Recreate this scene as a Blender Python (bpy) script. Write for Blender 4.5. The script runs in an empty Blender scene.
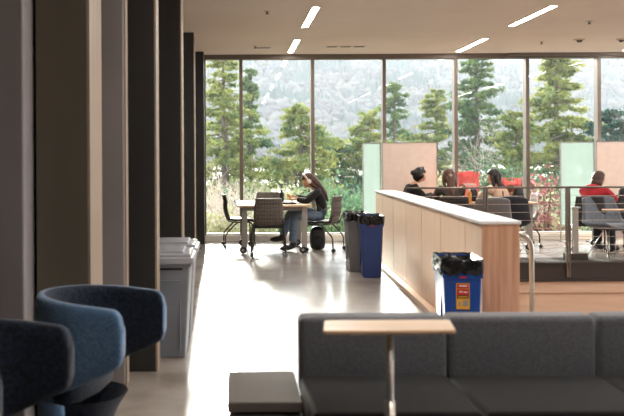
import bpy, bmesh, math, random
import numpy as np
from mathutils import Vector, Matrix, Euler
R = math.radians
PI = math.pi
scn = bpy.context.scene
C = scn.collection

# ------------------------------------------------------------ camera, sky, sun, exposure
EYE = 1.47
cam_d = bpy.data.cameras.new('camera'); cam = bpy.data.objects.new('camera', cam_d); C.objects.link(cam)
cam.location = (0, 0, EYE); cam.rotation_euler = (R(90), 0, 0)
cam_d.sensor_width = 36; cam_d.lens = 930/624*36
cam_d.shift_x = (312-233)/624; cam_d.shift_y = -(208-157)/624
cam_d.clip_end = 6000
cam_d.dof.use_dof = True; cam_d.dof.focus_distance = 14.3; cam_d.dof.aperture_fstop = 3.4
scn.camera = cam
cam.rotation_euler = (Matrix.Rotation(R(90), 3, 'X') @ Matrix.Rotation(R(-0.3), 3, 'Z')).to_euler()

w = bpy.data.worlds.new('sky'); scn.world = w; w.use_nodes = True
bg = w.node_tree.nodes['Background']
bg.inputs['Color'].default_value = (0.90, 0.93, 1.0, 1); bg.inputs['Strength'].default_value = 1.75

sun_d = bpy.data.lights.new('sun', 'SUN'); sun = bpy.data.objects.new('sun', sun_d); C.objects.link(sun)
SUN_EL, SUN_AZ = 12.8, 3.0
sdir = Vector((-math.sin(R(SUN_AZ))*math.cos(R(SUN_EL)), math.cos(R(SUN_AZ))*math.cos(R(SUN_EL)), math.sin(R(SUN_EL))))
sun.rotation_euler = sdir.to_track_quat('Z', 'Y').to_euler()
sun_d.energy = 7.6; sun_d.color = (1.0, 0.94, 0.85); sun_d.angle = R(4.5)

vs = scn.view_settings
scn.display_settings.display_device = 'sRGB'
vs.view_transform = 'Standard'; vs.look = 'None'; vs.gamma = 1; vs.use_curve_mapping = False
vs.exposure = 1.27

# ------------------------------------------------------------ materials
def srgb(r, g, b):
    f = lambda c: (c/255/12.92) if c/255 <= 0.04045 else ((c/255+0.055)/1.055)**2.4
    return (f(r), f(g), f(b), 1)
def mat(name, col, rough=0.5, metal=0.0, col2=None, scale=8, stretch=(1,1,1), bump=0.0, bscale=None, spec=0.5, sheen=0.0, rough2=None, trans=0.0, detail=4, kind='noise', contrast=(0.35, 0.65)):
    m = bpy.data.materials.new(name); m.use_nodes = True
    nt = m.node_tree; p = nt.nodes['Principled BSDF']
    p.inputs['Base Color'].default_value = col; p.inputs['Roughness'].default_value = rough
    p.inputs['Metallic'].default_value = metal; p.inputs['Specular IOR Level'].default_value = spec
    if sheen: p.inputs['Sheen Weight'].default_value = sheen
    tc = nt.nodes.new('ShaderNodeTexCoord'); mp = nt.nodes.new('ShaderNodeMapping')
    nt.links.new(tc.outputs['Object'], mp.inputs['Vector']); mp.inputs['Scale'].default_value = stretch
    if kind == 'noise':
        n = nt.nodes.new('ShaderNodeTexNoise'); n.inputs['Detail'].default_value = detail; fac = n.outputs['Fac']
    else:
        n = nt.nodes.new('ShaderNodeTexVoronoi'); fac = n.outputs['Distance']
    n.inputs['Scale'].default_value = scale
    nt.links.new(mp.outputs['Vector'], n.inputs['Vector'])
    rmp = nt.nodes.new('ShaderNodeValToRGB')
    rmp.color_ramp.elements[0].position = contrast[0]; rmp.color_ramp.elements[1].position = contrast[1]
    c2 = col2 or tuple(c*0.88 for c in col[:3])+(1,)
    rmp.color_ramp.elements[0].color = col; rmp.color_ramp.elements[1].color = c2
    nt.links.new(fac, rmp.inputs['Fac']); nt.links.new(rmp.outputs['Color'], p.inputs['Base Color'])
    if rough2 is not None:
        mr = nt.nodes.new('ShaderNodeMapRange'); mr.inputs['From Min'].default_value = .3; mr.inputs['From Max'].default_value = .7
        mr.inputs['To Min'].default_value = rough; mr.inputs['To Max'].default_value = rough2
        nt.links.new(fac, mr.inputs['Value']); nt.links.new(mr.outputs['Result'], p.inputs['Roughness'])
    if bump:
        n2 = nt.nodes.new('ShaderNodeTexNoise'); n2.inputs['Scale'].default_value = bscale or scale*3
        nt.links.new(mp.outputs['Vector'], n2.inputs['Vector'])
        b = nt.nodes.new('ShaderNodeBump'); b.inputs['Strength'].default_value = bump; b.inputs['Distance'].default_value = 0.01
        nt.links.new(n2.outputs['Fac'], b.inputs['Height']); nt.links.new(b.outputs['Normal'], p.inputs['Normal'])
    if trans:
        t = nt.nodes.new('ShaderNodeBsdfTranslucent'); mx = nt.nodes.new('ShaderNodeMixShader'); mx.inputs['Fac'].default_value = trans
        nt.links.new(rmp.outputs['Color'], t.inputs['Color'])
        nt.links.new(p.outputs['BSDF'], mx.inputs[1]); nt.links.new(t.outputs['BSDF'], mx.inputs[2])
        nt.links.new(mx.outputs['Shader'], nt.nodes['Material Output'].inputs['Surface'])
    return m
def glass(name, tint, haze=0.0, refl=1.0):
    m = bpy.data.materials.new(name); m.use_nodes = True; nt = m.node_tree
    nt.nodes.remove(nt.nodes['Principled BSDF'])
    t = nt.nodes.new('ShaderNodeBsdfTransparent'); t.inputs['Color'].default_value = tint
    g = nt.nodes.new('ShaderNodeBsdfGlossy'); g.inputs['Roughness'].default_value = 0.02
    fr = nt.nodes.new('ShaderNodeFresnel'); fr.inputs['IOR'].default_value = 1.36
    mx = nt.nodes.new('ShaderNodeMixShader')
    nt.links.new(fr.outputs['Fac'], mx.inputs['Fac']); nt.links.new(t.outputs['BSDF'], mx.inputs[1]); nt.links.new(g.outputs['BSDF'], mx.inputs[2])
    out = mx.outputs['Shader']
    if haze:
        d = nt.nodes.new('ShaderNodeBsdfTranslucent'); d.inputs['Color'].default_value = (0.31, 0.35, 0.335, 1)
        n = nt.nodes.new('ShaderNodeTexNoise'); n.inputs['Scale'].default_value = 3
        mr = nt.nodes.new('ShaderNodeMapRange'); mr.inputs['To Min'].default_value = haze*0.85; mr.inputs['To Max'].default_value = min(haze*1.15, 1)
        nt.links.new(n.outputs['Fac'], mr.inputs['Value'])
        m2 = nt.nodes.new('ShaderNodeMixShader'); nt.links.new(mr.outputs['Result'], m2.inputs['Fac'])
        nt.links.new(out, m2.inputs[1]); nt.links.new(d.outputs['BSDF'], m2.inputs[2]); out = m2.outputs['Shader']
    nt.links.new(out, nt.nodes['Material Output'].inputs['Surface'])
    return m
def emit(name, col, s):
    m = bpy.data.materials.new(name); m.use_nodes = True; p = m.node_tree.nodes['Principled BSDF']
    p.inputs['Base Color'].default_value = (0.8, 0.8, 0.8, 1)
    p.inputs['Emission Color'].default_value = col; p.inputs['Emission Strength'].default_value = s
    return m

M = {}
M['floor'] = mat('polished concrete', srgb(178, 170, 163), 0.12, col2=srgb(132, 121, 112), scale=1.5, detail=10, rough2=0.28, bump=0.04, bscale=2.5, spec=0.55)
M['edge'] = mat('dark floor strip', srgb(64, 55, 50), 0.7, spec=0.2, scale=6)  # darker, rougher strip of floor along the opening
M['ceiling'] = mat('ceiling plaster', srgb(224, 209, 196), 0.85, col2=srgb(218, 202, 188), scale=0.6)
M['backwall'] = mat('warm plaster', srgb(206, 188, 170), 0.8, scale=2)
M['pier'] = mat('dark bronze pier', srgb(50, 48, 46), 0.4, col2=srgb(42, 40, 39), scale=1.2, stretch=(1, 1, .2))
M['pierolive'] = mat('olive bronze pier', srgb(122, 114, 98), 0.4, col2=srgb(104, 97, 84), scale=1.2, stretch=(1, 1, .2))
M['piercap'] = mat('sandy pier edge', srgb(164, 146, 128), 0.5, scale=3, stretch=(4, 4, .3))  # sandy strip, paler than the pier faces
M['column'] = mat('grey column paint', srgb(158, 150, 149), 0.5, scale=2)
M['dark'] = mat('dark recess fill', srgb(34, 31, 29), 0.6, scale=2)  # near-black colour also holds the shade of the gaps beside the piers
M['bronze'] = mat('bronze window frame', srgb(112, 100, 90), 0.42, metal=0.2, scale=3)
M['sill'] = mat('pale curb stone', srgb(246, 240, 230), 0.6, scale=5)
M['whitewood'] = mat('white worktop laminate', srgb(244, 240, 238), 0.18, scale=3)
M['oak'] = mat('pale oak panel', srgb(238, 204, 174), 0.42, col2=srgb(229, 194, 162), scale=5, stretch=(5, 5, .35))
M['cherry'] = mat('brown cherry end panel', srgb(216, 168, 138), 0.45, col2=srgb(190, 138, 108), scale=4, stretch=(7, 7, .35))
M['fascia'] = mat('dark bronze fascia', srgb(50, 42, 38), 0.45, scale=3)
M['tanwall'] = mat('tan timber lining', srgb(220, 188, 164), 0.5, col2=srgb(208, 176, 150), scale=2, stretch=(.4, 1, 5))
M['steel'] = mat('brushed stainless steel', srgb(190, 184, 178), 0.28, metal=0.9, scale=20)
M['post'] = mat('bronze steel rail', srgb(118, 106, 98), 0.35, metal=0.6, scale=10)
M['cable'] = mat('steel cable', srgb(180, 164, 150), 0.35, metal=0.6, scale=10)
M['black'] = mat('black plastic', srgb(28, 27, 28), 0.45, scale=6)
M['bag'] = mat('black bin liner', srgb(18, 18, 20), 0.22, scale=20, bump=0.4, bscale=18)
M['blue'] = mat('blue bin plastic', srgb(22, 72, 156), 0.34, col2=srgb(18, 64, 142), scale=3)
M['navybin'] = mat('navy bin plastic', srgb(46, 72, 134), 0.38, col2=srgb(40, 64, 122), scale=3)
M['greybin'] = mat('grey bin plastic', srgb(126, 124, 124), 0.38, scale=3)
M['lidgrey'] = mat('grey lid plastic', srgb(176, 178, 186), 0.3, scale=3)
M['bodygrey'] = mat('slate bin plastic', srgb(136, 140, 150), 0.35, scale=3)
M['chair'] = mat('warm grey chair mesh', srgb(112, 102, 94), 0.55, col2=srgb(82, 74, 68), scale=60, stretch=(1, 1, 1), kind='voronoi', contrast=(.2, .6))
M['chairdark'] = mat('charcoal chair mesh', srgb(58, 54, 54), 0.55, col2=srgb(40, 38, 38), scale=60, kind='voronoi', contrast=(.2, .6))
M['chairlight'] = mat('light grey chair shell', srgb(200, 196, 190), 0.5, scale=6)
M['slot'] = mat('painted slot light', srgb(134, 125, 116), 0.6, scale=6)  # pale colour stands in for light showing through the backrest slots
M['frame'] = mat('graphite chair frame', srgb(74, 68, 64), 0.38, metal=0.5, scale=6)
M['tableleg'] = mat('silver grey table leg', srgb(160, 155, 150), 0.4, metal=0.1, scale=6)
M['tabletop'] = mat('maple table top', srgb(226, 190, 150), 0.3, col2=srgb(212, 174, 134), scale=4, stretch=(.5, 5, 1))
M['sofa'] = mat('charcoal heather fabric', srgb(104, 104, 110), 0.9, col2=srgb(84, 84, 90), scale=90, bump=0.25, bscale=160, sheen=0.3)
M['seat'] = mat('black woven seat fabric', srgb(24, 24, 26), 0.85, col2=srgb(20, 20, 22), spec=0.05, scale=40, bump=0.1, bscale=120, sheen=0.2)
M['console'] = mat('taupe console top', srgb(110, 102, 98), 0.85, spec=0.1, scale=4)
M['consoleside'] = mat('dark console side', srgb(100, 94, 94), 0.45, scale=4)
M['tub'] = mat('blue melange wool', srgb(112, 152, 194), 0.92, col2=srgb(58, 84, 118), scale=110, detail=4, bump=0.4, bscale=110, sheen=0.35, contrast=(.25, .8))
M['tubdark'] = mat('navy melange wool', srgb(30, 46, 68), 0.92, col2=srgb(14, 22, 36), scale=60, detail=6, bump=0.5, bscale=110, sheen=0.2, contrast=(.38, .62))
M['lounge'] = mat('slate blue upholstery', srgb(98, 104, 112), 0.8, col2=srgb(82, 88, 96), scale=30, sheen=0.2)
M['loungegrey'] = mat('mid grey upholstery', srgb(98, 94, 94), 0.8, scale=30, sheen=0.2)
M['loungenavy'] = mat('black navy upholstery', srgb(30, 31, 40), 0.8, scale=30, sheen=0.1)
M['bisque'] = mat('dusty pink felt panel', srgb(232, 214, 202), 0.85, col2=srgb(226, 206, 194), scale=10)
M['skin'] = mat('skin', srgb(214, 164, 136), 0.5, scale=6)
M['lips'] = mat('lips', srgb(170, 90, 84), 0.5, scale=6)
M['eye'] = mat('eye', srgb(30, 22, 20), 0.3, scale=6)
M['hairbrown'] = mat('dark brown hair', srgb(52, 34, 28), 0.5, col2=srgb(84, 54, 42), scale=14, stretch=(4, 4, .5))
M['hairblack'] = mat('black hair', srgb(24, 19, 18), 0.45, col2=srgb(38, 30, 28), scale=14, stretch=(4, 4, .5))
M['haircopper'] = mat('chestnut hair', srgb(98, 60, 42), 0.5, col2=srgb(66, 42, 32), scale=14, stretch=(4, 4, .5))
M['knitblack'] = mat('black knit', srgb(26, 25, 27), 0.85, scale=30, sheen=0.1)
M['denim'] = mat('blue denim', srgb(116, 132, 152), 0.85, col2=srgb(94, 110, 132), scale=18)
M['trouser'] = mat('dark trousers', srgb(34, 34, 40), 0.85, scale=18)
M['olive'] = mat('olive brown jacket', srgb(70, 62, 56), 0.85, scale=18)
M['beige'] = mat('beige jumper', srgb(212, 176, 152), 0.85, scale=18)
M['redcloth'] = mat('red hooded jacket', srgb(176, 26, 40), 0.8, col2=srgb(150, 18, 34), scale=12)
M['cream'] = mat('cream headphone plastic', srgb(226, 208, 190), 0.4, scale=6)
M['red'] = mat('red bag paper', srgb(240, 158, 156), 0.6, col2=srgb(232, 132, 132), scale=5, bump=0.6, bscale=9, trans=0.45)
M['white'] = mat('white print', srgb(238, 232, 226), 0.6, scale=5)
M['orange'] = mat('orange drink', srgb(234, 178, 104), 0.3, scale=5, trans=0.3)
M['logored'] = mat('red sticker', srgb(196, 44, 44), 0.5, scale=5)
M['yellow'] = mat('amber sticker', srgb(232, 170, 50), 0.5, scale=5)
M['stickerblack'] = mat('sticker black', srgb(30, 28, 30), 0.5, scale=5)
M['stickergrey'] = mat('sticker photo grey', srgb(150, 146, 140), 0.5, scale=40)
M['lamp'] = emit('light strip diffuser', (1.0, 0.95, 0.88, 1), 38)
M['trimwhite'] = mat('white ceiling fitting', srgb(214, 198, 182), 0.5, scale=5)
M['grille'] = mat('dark vent grille', srgb(112, 96, 84), 0.5, scale=5)
M['glass'] = glass('window glass', (0.94, 0.97, 0.96, 1))
M['frosted'] = glass('frosted green glass', (0.88, 0.96, 0.93, 1), haze=0.66)
M['bark'] = mat('bark', srgb(112, 94, 82), 0.9, scale=4, stretch=(3, 3, .6))
M['twig'] = mat('pale bare twigs', srgb(214, 196, 184), 0.9, scale=4)
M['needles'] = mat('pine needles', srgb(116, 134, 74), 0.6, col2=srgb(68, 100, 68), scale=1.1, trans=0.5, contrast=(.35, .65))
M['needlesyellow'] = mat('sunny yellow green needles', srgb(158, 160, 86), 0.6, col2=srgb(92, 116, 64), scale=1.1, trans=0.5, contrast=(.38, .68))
M['leaf'] = mat('shrub leaves', srgb(112, 140, 98), 0.6, col2=srgb(76, 108, 84), scale=2, trans=0.5)
M['leafpale'] = mat('pale olive leaves', srgb(182, 176, 140), 0.6, col2=srgb(134, 142, 104), scale=2, trans=0.5)
M['leafteal'] = mat('deep teal leaves', srgb(56, 98, 78), 0.6, col2=srgb(40, 74, 62), scale=2, trans=0.4)
M['leafred'] = mat('crimson leaves', srgb(172, 116, 114), 0.6, col2=srgb(122, 82, 82), scale=2, trans=0.5)
M['ground'] = mat('grassy ground', srgb(120, 124, 84), 0.95, col2=srgb(146, 130, 104), scale=.6)
M['meadow'] = mat('pale dry meadow', srgb(236, 224, 214), 0.95, col2=srgb(206, 196, 180), scale=.02, stretch=(1, .3, 1))
M['hill'] = mat('hillside soil', srgb(70, 72, 74), 0.95, col2=srgb(52, 60, 64), scale=.01)
M['farbare'] = mat('bare winter crowns', srgb(108, 102, 97), 0.95, col2=srgb(52, 56, 66), scale=.02, detail=8)
M['fargreen'] = mat('distant evergreen crowns', srgb(54, 78, 74), 0.95, col2=srgb(36, 56, 60), scale=.02, detail=8)

# ------------------------------------------------------------ mesh helpers
class MB:
    def __init__(s): s.bm = bmesh.new(); s.mi = 0
    def _new(s, vs, fs):
        v = [s.bm.verts.new(p) for p in vs]; out = []
        for f in fs:
            try:
                fc = s.bm.faces.new([v[i] for i in f]); fc.material_index = s.mi; out.append(fc)
            except ValueError: pass
        return s
    def box(s, c, d, rot=None, taper=None):
        x, y, z = d[0]/2, d[1]/2, d[2]/2; t = taper or (1, 1)
        vs = [Vector((sx*x*(t[0] if sz < 0 else 1), sy*y*(t[1] if sz < 0 else 1), sz*z)) for sz in (-1, 1) for sx, sy in ((-1, -1), (1, -1), (1, 1), (-1, 1))]
        if rot: m = Euler(rot).to_matrix(); vs = [m @ v for v in vs]
        c = Vector(c); vs = [v+c for v in vs]
        return s._new(vs, [(3, 2, 1, 0), (4, 5, 6, 7), (0, 1, 5, 4), (1, 2, 6, 5), (2, 3, 7, 6), (3, 0, 4, 7)])
    def b2(s, x0, x1, y0, y1, z0, z1): return s.box(((x0+x1)/2, (y0+y1)/2, (z0+z1)/2), (x1-x0, y1-y0, z1-z0))
    def tube(s, pts, r, n=8, flat=1.0, cap=True):
        pts = [Vector(p) for p in pts]; k = len(pts); rs = r if isinstance(r, (list, tuple)) else [r]*k
        vs = []; prev = None
        for i, p in enumerate(pts):
            t = (pts[min(i+1, k-1)]-pts[max(i-1, 0)]).normalized()
            if prev is None:
                a = Vector((0, 0, 1)) if abs(t.z) < .9 else Vector((1, 0, 0)); u = t.cross(a).normalized()
            else: u = (prev-t*prev.dot(t)).normalized()
            prev = u; v = t.cross(u)
            for j in range(n):
                an = 2*PI*j/n; vs.append(p+u*math.cos(an)*rs[i]+v*math.sin(an)*rs[i]*flat)
        fs = [(i*n+j, i*n+(j+1) % n, (i+1)*n+(j+1) % n, (i+1)*n+j) for i in range(k-1) for j in range(n)]
        if cap: fs += [tuple(reversed(range(n))), tuple(range((k-1)*n, k*n))]
        return s._new(vs, fs)
    def cyl(s, p0, p1, r, n=14, r1=None): return s.tube([p0, p1], [r, r if r1 is None else r1], n)
    def ell(s, c, r, n=12, m=8, mt=None, fn=None):
        c = Vector(c); vs = [Vector((0, 0, -1))]
        for i in range(1, m):
            th = -PI/2+PI*i/m
            for j in range(n): vs.append(Vector((math.cos(th)*math.cos(2*PI*j/n), math.cos(th)*math.sin(2*PI*j/n), math.sin(th))))
        vs.append(Vector((0, 0, 1)))
        fs = [(0, 1+(j+1) % n, 1+j) for j in range(n)]
        for i in range(m-2): fs += [(1+i*n+j, 1+i*n+(j+1) % n, 1+(i+1)*n+(j+1) % n, 1+(i+1)*n+j) for j in range(n)]
        b = 1+(m-2)*n; fs += [(b+j, b+(j+1) % n, len(vs)-1) for j in range(n)]
        out = []
        for v in vs:
            q = Vector((v.x*r[0], v.y*r[1], v.z*r[2]))
            if fn: q = fn(v, q)
            if mt: q = mt @ q
            out.append(q+c)
        return s._new(out, fs)
    def prism(s, poly, z0, z1):
        n = len(poly); vs = [(x, y, z0) for x, y in poly]+[(x, y, z1) for x, y in poly]
        return s._new([Vector(v) for v in vs], [tuple(reversed(range(n))), tuple(range(n, 2*n))]+[(i, (i+1) % n, n+(i+1) % n, n+i) for i in range(n)])
    def grid(s, f, nu, nv, close=False):
        vs = [Vector(f(i/nu, j/nv)) for i in range(nu+1) for j in range(nv+1)]
        return s._new(vs, [(i*(nv+1)+j, (i+1)*(nv+1)+j, (i+1)*(nv+1)+j+1, i*(nv+1)+j+1) for i in range(nu) for j in range(nv)])
    def build(s, name, m, parent=None, bevel=0, smooth=False, solid=0, sub=0, seg=2):
        bmesh.ops.recalc_face_normals(s.bm, faces=s.bm.faces)
        me = bpy.data.meshes.new(name); s.bm.to_mesh(me); s.bm.free()
        for mm in (m if isinstance(m, list) else [m]): me.materials.append(mm)
        if smooth:
            for p in me.polygons: p.use_smooth = True
        o = bpy.data.objects.new(name, me); C.objects.link(o); o.parent = parent
        if solid: md = o.modifiers.new('solid', 'SOLIDIFY'); md.thickness = solid; md.offset = 0
        if bevel: md = o.modifiers.new('bevel', 'BEVEL'); md.width = bevel; md.segments = seg; md.limit_method = 'ANGLE'; md.angle_limit = R(40)
        if sub: md = o.modifiers.new('sub', 'SUBSURF'); md.levels = sub; md.render_levels = sub
        return o
def tag(o, label, cat, group=None, kind=None):
    o['label'] = label; o['category'] = cat
    if group: o['group'] = group
    if kind: o['kind'] = kind
    return o
def thing(name, label, cat, loc=(0, 0, 0), rz=0, group=None):
    o = bpy.data.objects.new(name, None); C.objects.link(o); o.location = loc; o.rotation_euler = (0, 0, rz)
    o.empty_display_size = .1
    return tag(o, label, cat, group)
def struct(name, mb, m, parent=None, **k):
    o = mb.build(name, m, parent, **k)
    if parent is None: o['kind'] = 'structure'
    return o
def copy_tree(o, parent=None):
    c = o.copy(); C.objects.link(c)
    if parent is not None: c.parent = parent
    for ch in list(o.children): copy_tree(ch, c)
    return c
def dup(o, loc, rz, label, group=None, scale=None):
    c = copy_tree(o); c.location = loc; c.rotation_euler = (0, 0, rz); c['label'] = label
    if group: c['group'] = group
    elif 'group' in c and group == '': del c['group']
    if scale: c.scale = scale
    return c
def swap(o, pairs):                                   # a copy in other colours gets its own mesh data
    for ch in o.children_recursive:
        if ch.type != 'MESH': continue
        hit = [i for i, mm in enumerate(ch.data.materials) if mm in pairs]
        if hit:
            ch.data = ch.data.copy()
            for i in hit: ch.data.materials[i] = pairs[ch.data.materials[i]]
def px(x, y, Y, z=None):                              # helper for measurements: photo x at depth Y -> X
    return (x-233)*Y/930

# ------------------------------------------------------------ the building
WY = 16.3; CH = 3.256
OX0, OX1, OY0, OY1 = 2.12, 10.5, 7.8, 12.8            # stair opening in the floor
b = MB(); TH = .22
b.b2(-3, OX0, -9, WY+.2, -TH, 0); b.b2(OX0, 14, -9, OY0, -TH, 0); b.b2(OX0, 14, OY1, WY+.2, -TH, 0); b.b2(OX1, 14, OY0, OY1, -TH, 0)
struct('floor', b, M['floor'])
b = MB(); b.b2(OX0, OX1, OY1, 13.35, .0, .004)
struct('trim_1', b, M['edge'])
b = MB(); b.b2(-3, 14, -9, WY+.3, CH, CH+.15)
struct('ceiling', b, M['ceiling'])
# fascia of the opening
b = MB(); b.b2(OX0, OX1, OY1-.03, OY1-.002, -.235, -.0); b.b2(OX0, OX1, OY1-.07, OY1-.002, -.26, -.235); b.b2(OX0, OX1, OY1-.05, OY1-.002, -.03, -.0)
struct('trim_2', b, M['fascia'])
b = MB(); b.b2(OX0, OX1, OY1+.02, OY1+.12, -3.2, -.222); b.b2(OX0, OX1, OY1-.02, OY1+.02, -.42, -.262)
struct('wall_stair_back', b, M['tanwall'])
b = MB(); b.b2(OX0-.12, OX0-.001, OY0-.5, OY1+.12, -3.2, -.221)
struct('wall_stair_left', b, M['tanwall'])
b = MB(); b.b2(OX1+.001, OX1+.12, OY0-.5, OY1+.12, -3.2, -.221)
struct('wall_stair_right', b, M['tanwall'])
b = MB(); b.b2(OX0, OX1, OY0-.5, OY0-.4, -3.2, -.221)
struct('wall_stair_front', b, M['tanwall'])
b = MB(); b.b2(OX0-.12, OX1+.12, OY0-.5, OY1+.12, -3.3, -3.2)
struct('floor_lower', b, M['floor'])
# window wall
xs = [px(241.3, 0, WY)+i*1.2495 for i in range(-1, 11)]
xs[0] = -.5
b = MB(); b.b2(-.62, 14, WY-.07, WY+.1, CH-.085, CH); b.b2(xs[4]+.9, 14, WY-.16, WY-.07, CH-.05, CH)
struct('trim_3', b, M['bronze'], bevel=.004)
b = MB(); b.b2(-.62, 14, WY-.10, WY+.1, 0, .105)
struct('trim_4', b, M['sill'], bevel=.006)
b = MB(); b.b2(-.62, 14, WY-.04, WY+.06, .105, .135)
struct('trim_5', b, M['sill'])
for i, x in enumerate(xs):
    x1 = xs[i+1] if i+1 < len(xs) else 14
    b = MB(); b.b2(x-.03, x+.03, WY-.09, WY+.09, .105, CH-.085)
    f = struct('window_%d' % (i+1), b, M['bronze'], bevel=.004)
    g = MB(); g.b2(x+.03, x1-.03, WY+.015, WY+.022, .13, CH-.08)
    g.build('pane', M['glass'], f)
# left side: recess wall and piers
b = MB(); b.b2(-1.75, 14, -9.15, -9, 0, CH)
struct('wall_back', b, M['backwall'])
b = MB(); b.b2(14, 14.15, -9, 1.5, 0, CH)
struct('wall_right', b, M['backwall'])
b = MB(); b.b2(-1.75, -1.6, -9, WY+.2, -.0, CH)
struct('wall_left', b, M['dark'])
b = MB(); b.b2(-1.6, -.49, 15.72, WY-.1, 0, CH)
struct('wall_end', b, M['pier'])
def pier(n, xr, xl, y0, y1, cap=True, top=CH, m='pier'):
    b = MB(); b.b2(xl, xr-.012, y0, y1, 0, top)
    o = struct('trim_%d' % n, b, M[m], bevel=.004)
    if cap:
        c = MB(); c.b2(xr-.012, xr, y0+.004, y1-.004, 0, top); c.build('edge_strip', M['piercap'], o)
pier(10, -.80, -1.10, 5.2, 5.68, m='pierolive')
pier(11, -.525, -.73, 6.38, 6.62)
pier(12, -.507, -1.6, 9.25, 9.63)
pier(13, -.545, -1.6, 13.3, 13.62)
for n, (x0, x1, y0, y1) in enumerate([(-1.26, -1.12, 4.98, 5.3), (-.87, -.70, 6.0, 6.15), (-1.6, -1.30, 4.7, 5.0)]):
    b = MB(); b.b2(x0, x1, y0, y1, 0, CH); o = struct('trim_%d' % (20+n), b, [M['column'], M['column'], M['dark']][n], bevel=.012)
    if n == 1: b = MB(); b.b2(x1+.001, x1+.008, y0+.01, y1-.01, 0, CH); b.build('edge_strip', M['piercap'], o)
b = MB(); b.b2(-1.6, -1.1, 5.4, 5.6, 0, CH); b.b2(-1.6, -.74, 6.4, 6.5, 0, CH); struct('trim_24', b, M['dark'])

# ------------------------------------------------------------ ceiling fittings
def light(x, y0, y1, label):
    t = thing('ceiling_light', label, 'ceiling light', (x, (y0+y1)/2, CH), 0, 'recessed light slots in the ceiling')
    h = (y1-y0)/2
    b = MB(); b.b2(-.055, -.04, -h-.015, h+.015, -.006, .0); b.b2(.04, .055, -h-.015, h+.015, -.006, .0); b.b2(-.055, .055, -h-.015, -h, -.006, 0); b.b2(-.055, .055, h, h+.015, -.006, 0)
    b.build('frame', M['trimwhite'], t)
    b = MB(); b.b2(-.04, .04, -h, h, -.004, -.0005); b.build('diffuser', M['lamp'], t)
light(1.0, 11.1, 12.8, 'recessed light slot nearest the camera in the left row, above the table aisle')
light(.99, 14.2, 15.9, 'recessed light slot in the left row close to the window wall')
light(3.84, 11.1, 12.8, 'recessed light slot nearest the camera in the right row, over the stair opening')
light(3.86, 14.2, 15.9, 'recessed light slot in the right row whose end reaches the window head')
for i, (x, y) in enumerate([(1.0, 8.0), (1.0, 4.9), (1.0, 1.8), (3.85, 8.0), (3.85, 4.9), (3.85, 1.8), (6.7, 11.1), (6.7, 8.0), (6.7, 4.9), (6.7, 14.2)]):  # unseen slots added as fill light for the interior
    light(x, y, y+1.7, 'added fill light slot in the ceiling, out of view')
def flat_vent(x, y, L, label, slots=3):
    t = thing('ceiling_vent', label, 'vent', (x, y, CH))
    b = MB(); b.b2(-L/2, L/2, -.09, .09, -.006, 0); b.build('frame', M['trimwhite'], t, bevel=.002)
    for i in range(slots):
        w_ = L/slots; x0 = -L/2+i*w_+.03
        b = MB(); b.b2(x0, x0+w_-.06, -.055, .055, -.010, -.006); b.build('grille', M['grille'], t)
flat_vent(px(262, 0, 15.2)+.02, 15.2, .30, 'short dark air vent in the ceiling left of the nearer window light', 1)
flat_vent(px(346, 0, 15.1), 15.1, .66, 'long pale air vent in the ceiling between the two light rows', 3)
def detector(x, y, label, r=.06):
    t = thing('smoke_detector', label, 'smoke detector', (x, y, CH))
    b = MB(); b.cyl((0, 0, 0), (0, 0, -.02), r, 18, r*.9); b.build('base', M['trimwhite'], t, smooth=False)
    b = MB(); b.cyl((0, 0, -.02), (0, 0, -.05), r*.55, 14, r*.35); b.build('sensor', M['grille'], t)
detector(px(580, 0, 14.3), 14.3, 'smoke detector on the ceiling above the rightmost frosted panel', .09)
detector(px(622, 0, 14.3), 14.3, 'smoke detector on the ceiling at the right border of the photo', .08)
def sprinkler(x, y, label):
    t = thing('sprinkler', label, 'sprinkler', (x, y, CH))
    b = MB(); b.cyl((0, 0, 0), (0, 0, -.008), .045, 14); b.build('cover_plate', M['trimwhite'], t)
    b = MB(); b.cyl((0, 0, -.008), (0, 0, -.035), .012, 8); b.cyl((0, 0, -.035), (0, 0, -.039), .025, 10); b.build('head', M['grille'], t)
sprinkler(px(256, 0, 15.0), 15.0, 'small ceiling sprinkler beside the short dark vent')
sprinkler(px(268, 0, 11.4), 11.4, 'small ceiling sprinkler left of the nearest light slot')
sprinkler(px(590, 0, 12.4), 12.4, 'small ceiling sprinkler ahead of the smoke detectors')
sprinkler(px(542, 0, 14.6), 14.6, 'small ceiling sprinkler near the window between light and detector')

# ------------------------------------------------------------ partition
ang = math.atan2(.19, 6.3)
t = thing('counter_partition', 'low oak-panelled divider with a white top running towards the window', 'divider', (1.82, 6.8, 0), -ang)
L = 6.35
seams = [0, .58, 1.58, 2.58, 3.58, 4.6, 5.6, L]
b = MB(); b.b2(.02, .25, .03, L, .055, .966); b.build('core', M['dark'], t)
for i in range(7):
    b = MB(); b.b2(0, .02, seams[i]+(.03 if i == 0 else .010), seams[i+1]-.010, .06, .966); b.build('side_panel', M['oak'], t, bevel=.002)
b = MB(); b.b2(.0, .27, 0, .03, 0, .966); o = b.build('end_panel', M['cherry'], t, bevel=.002); o['label'] = 'reddish brown end panel'
b = MB(); b.b2(.25, .27, .03, L, .0, .966); b.build('back_panel', M['oak'], t)
b = MB(); b.b2(-.075, .25, .032, L, 0, .05); b.build('plinth', M['oak'], t, bevel=.003)
b = MB(); b.b2(-.012, .282, -.01, L+.01, .967, .992); b.build('worktop', M['whitewood'], t, bevel=.006)

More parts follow.
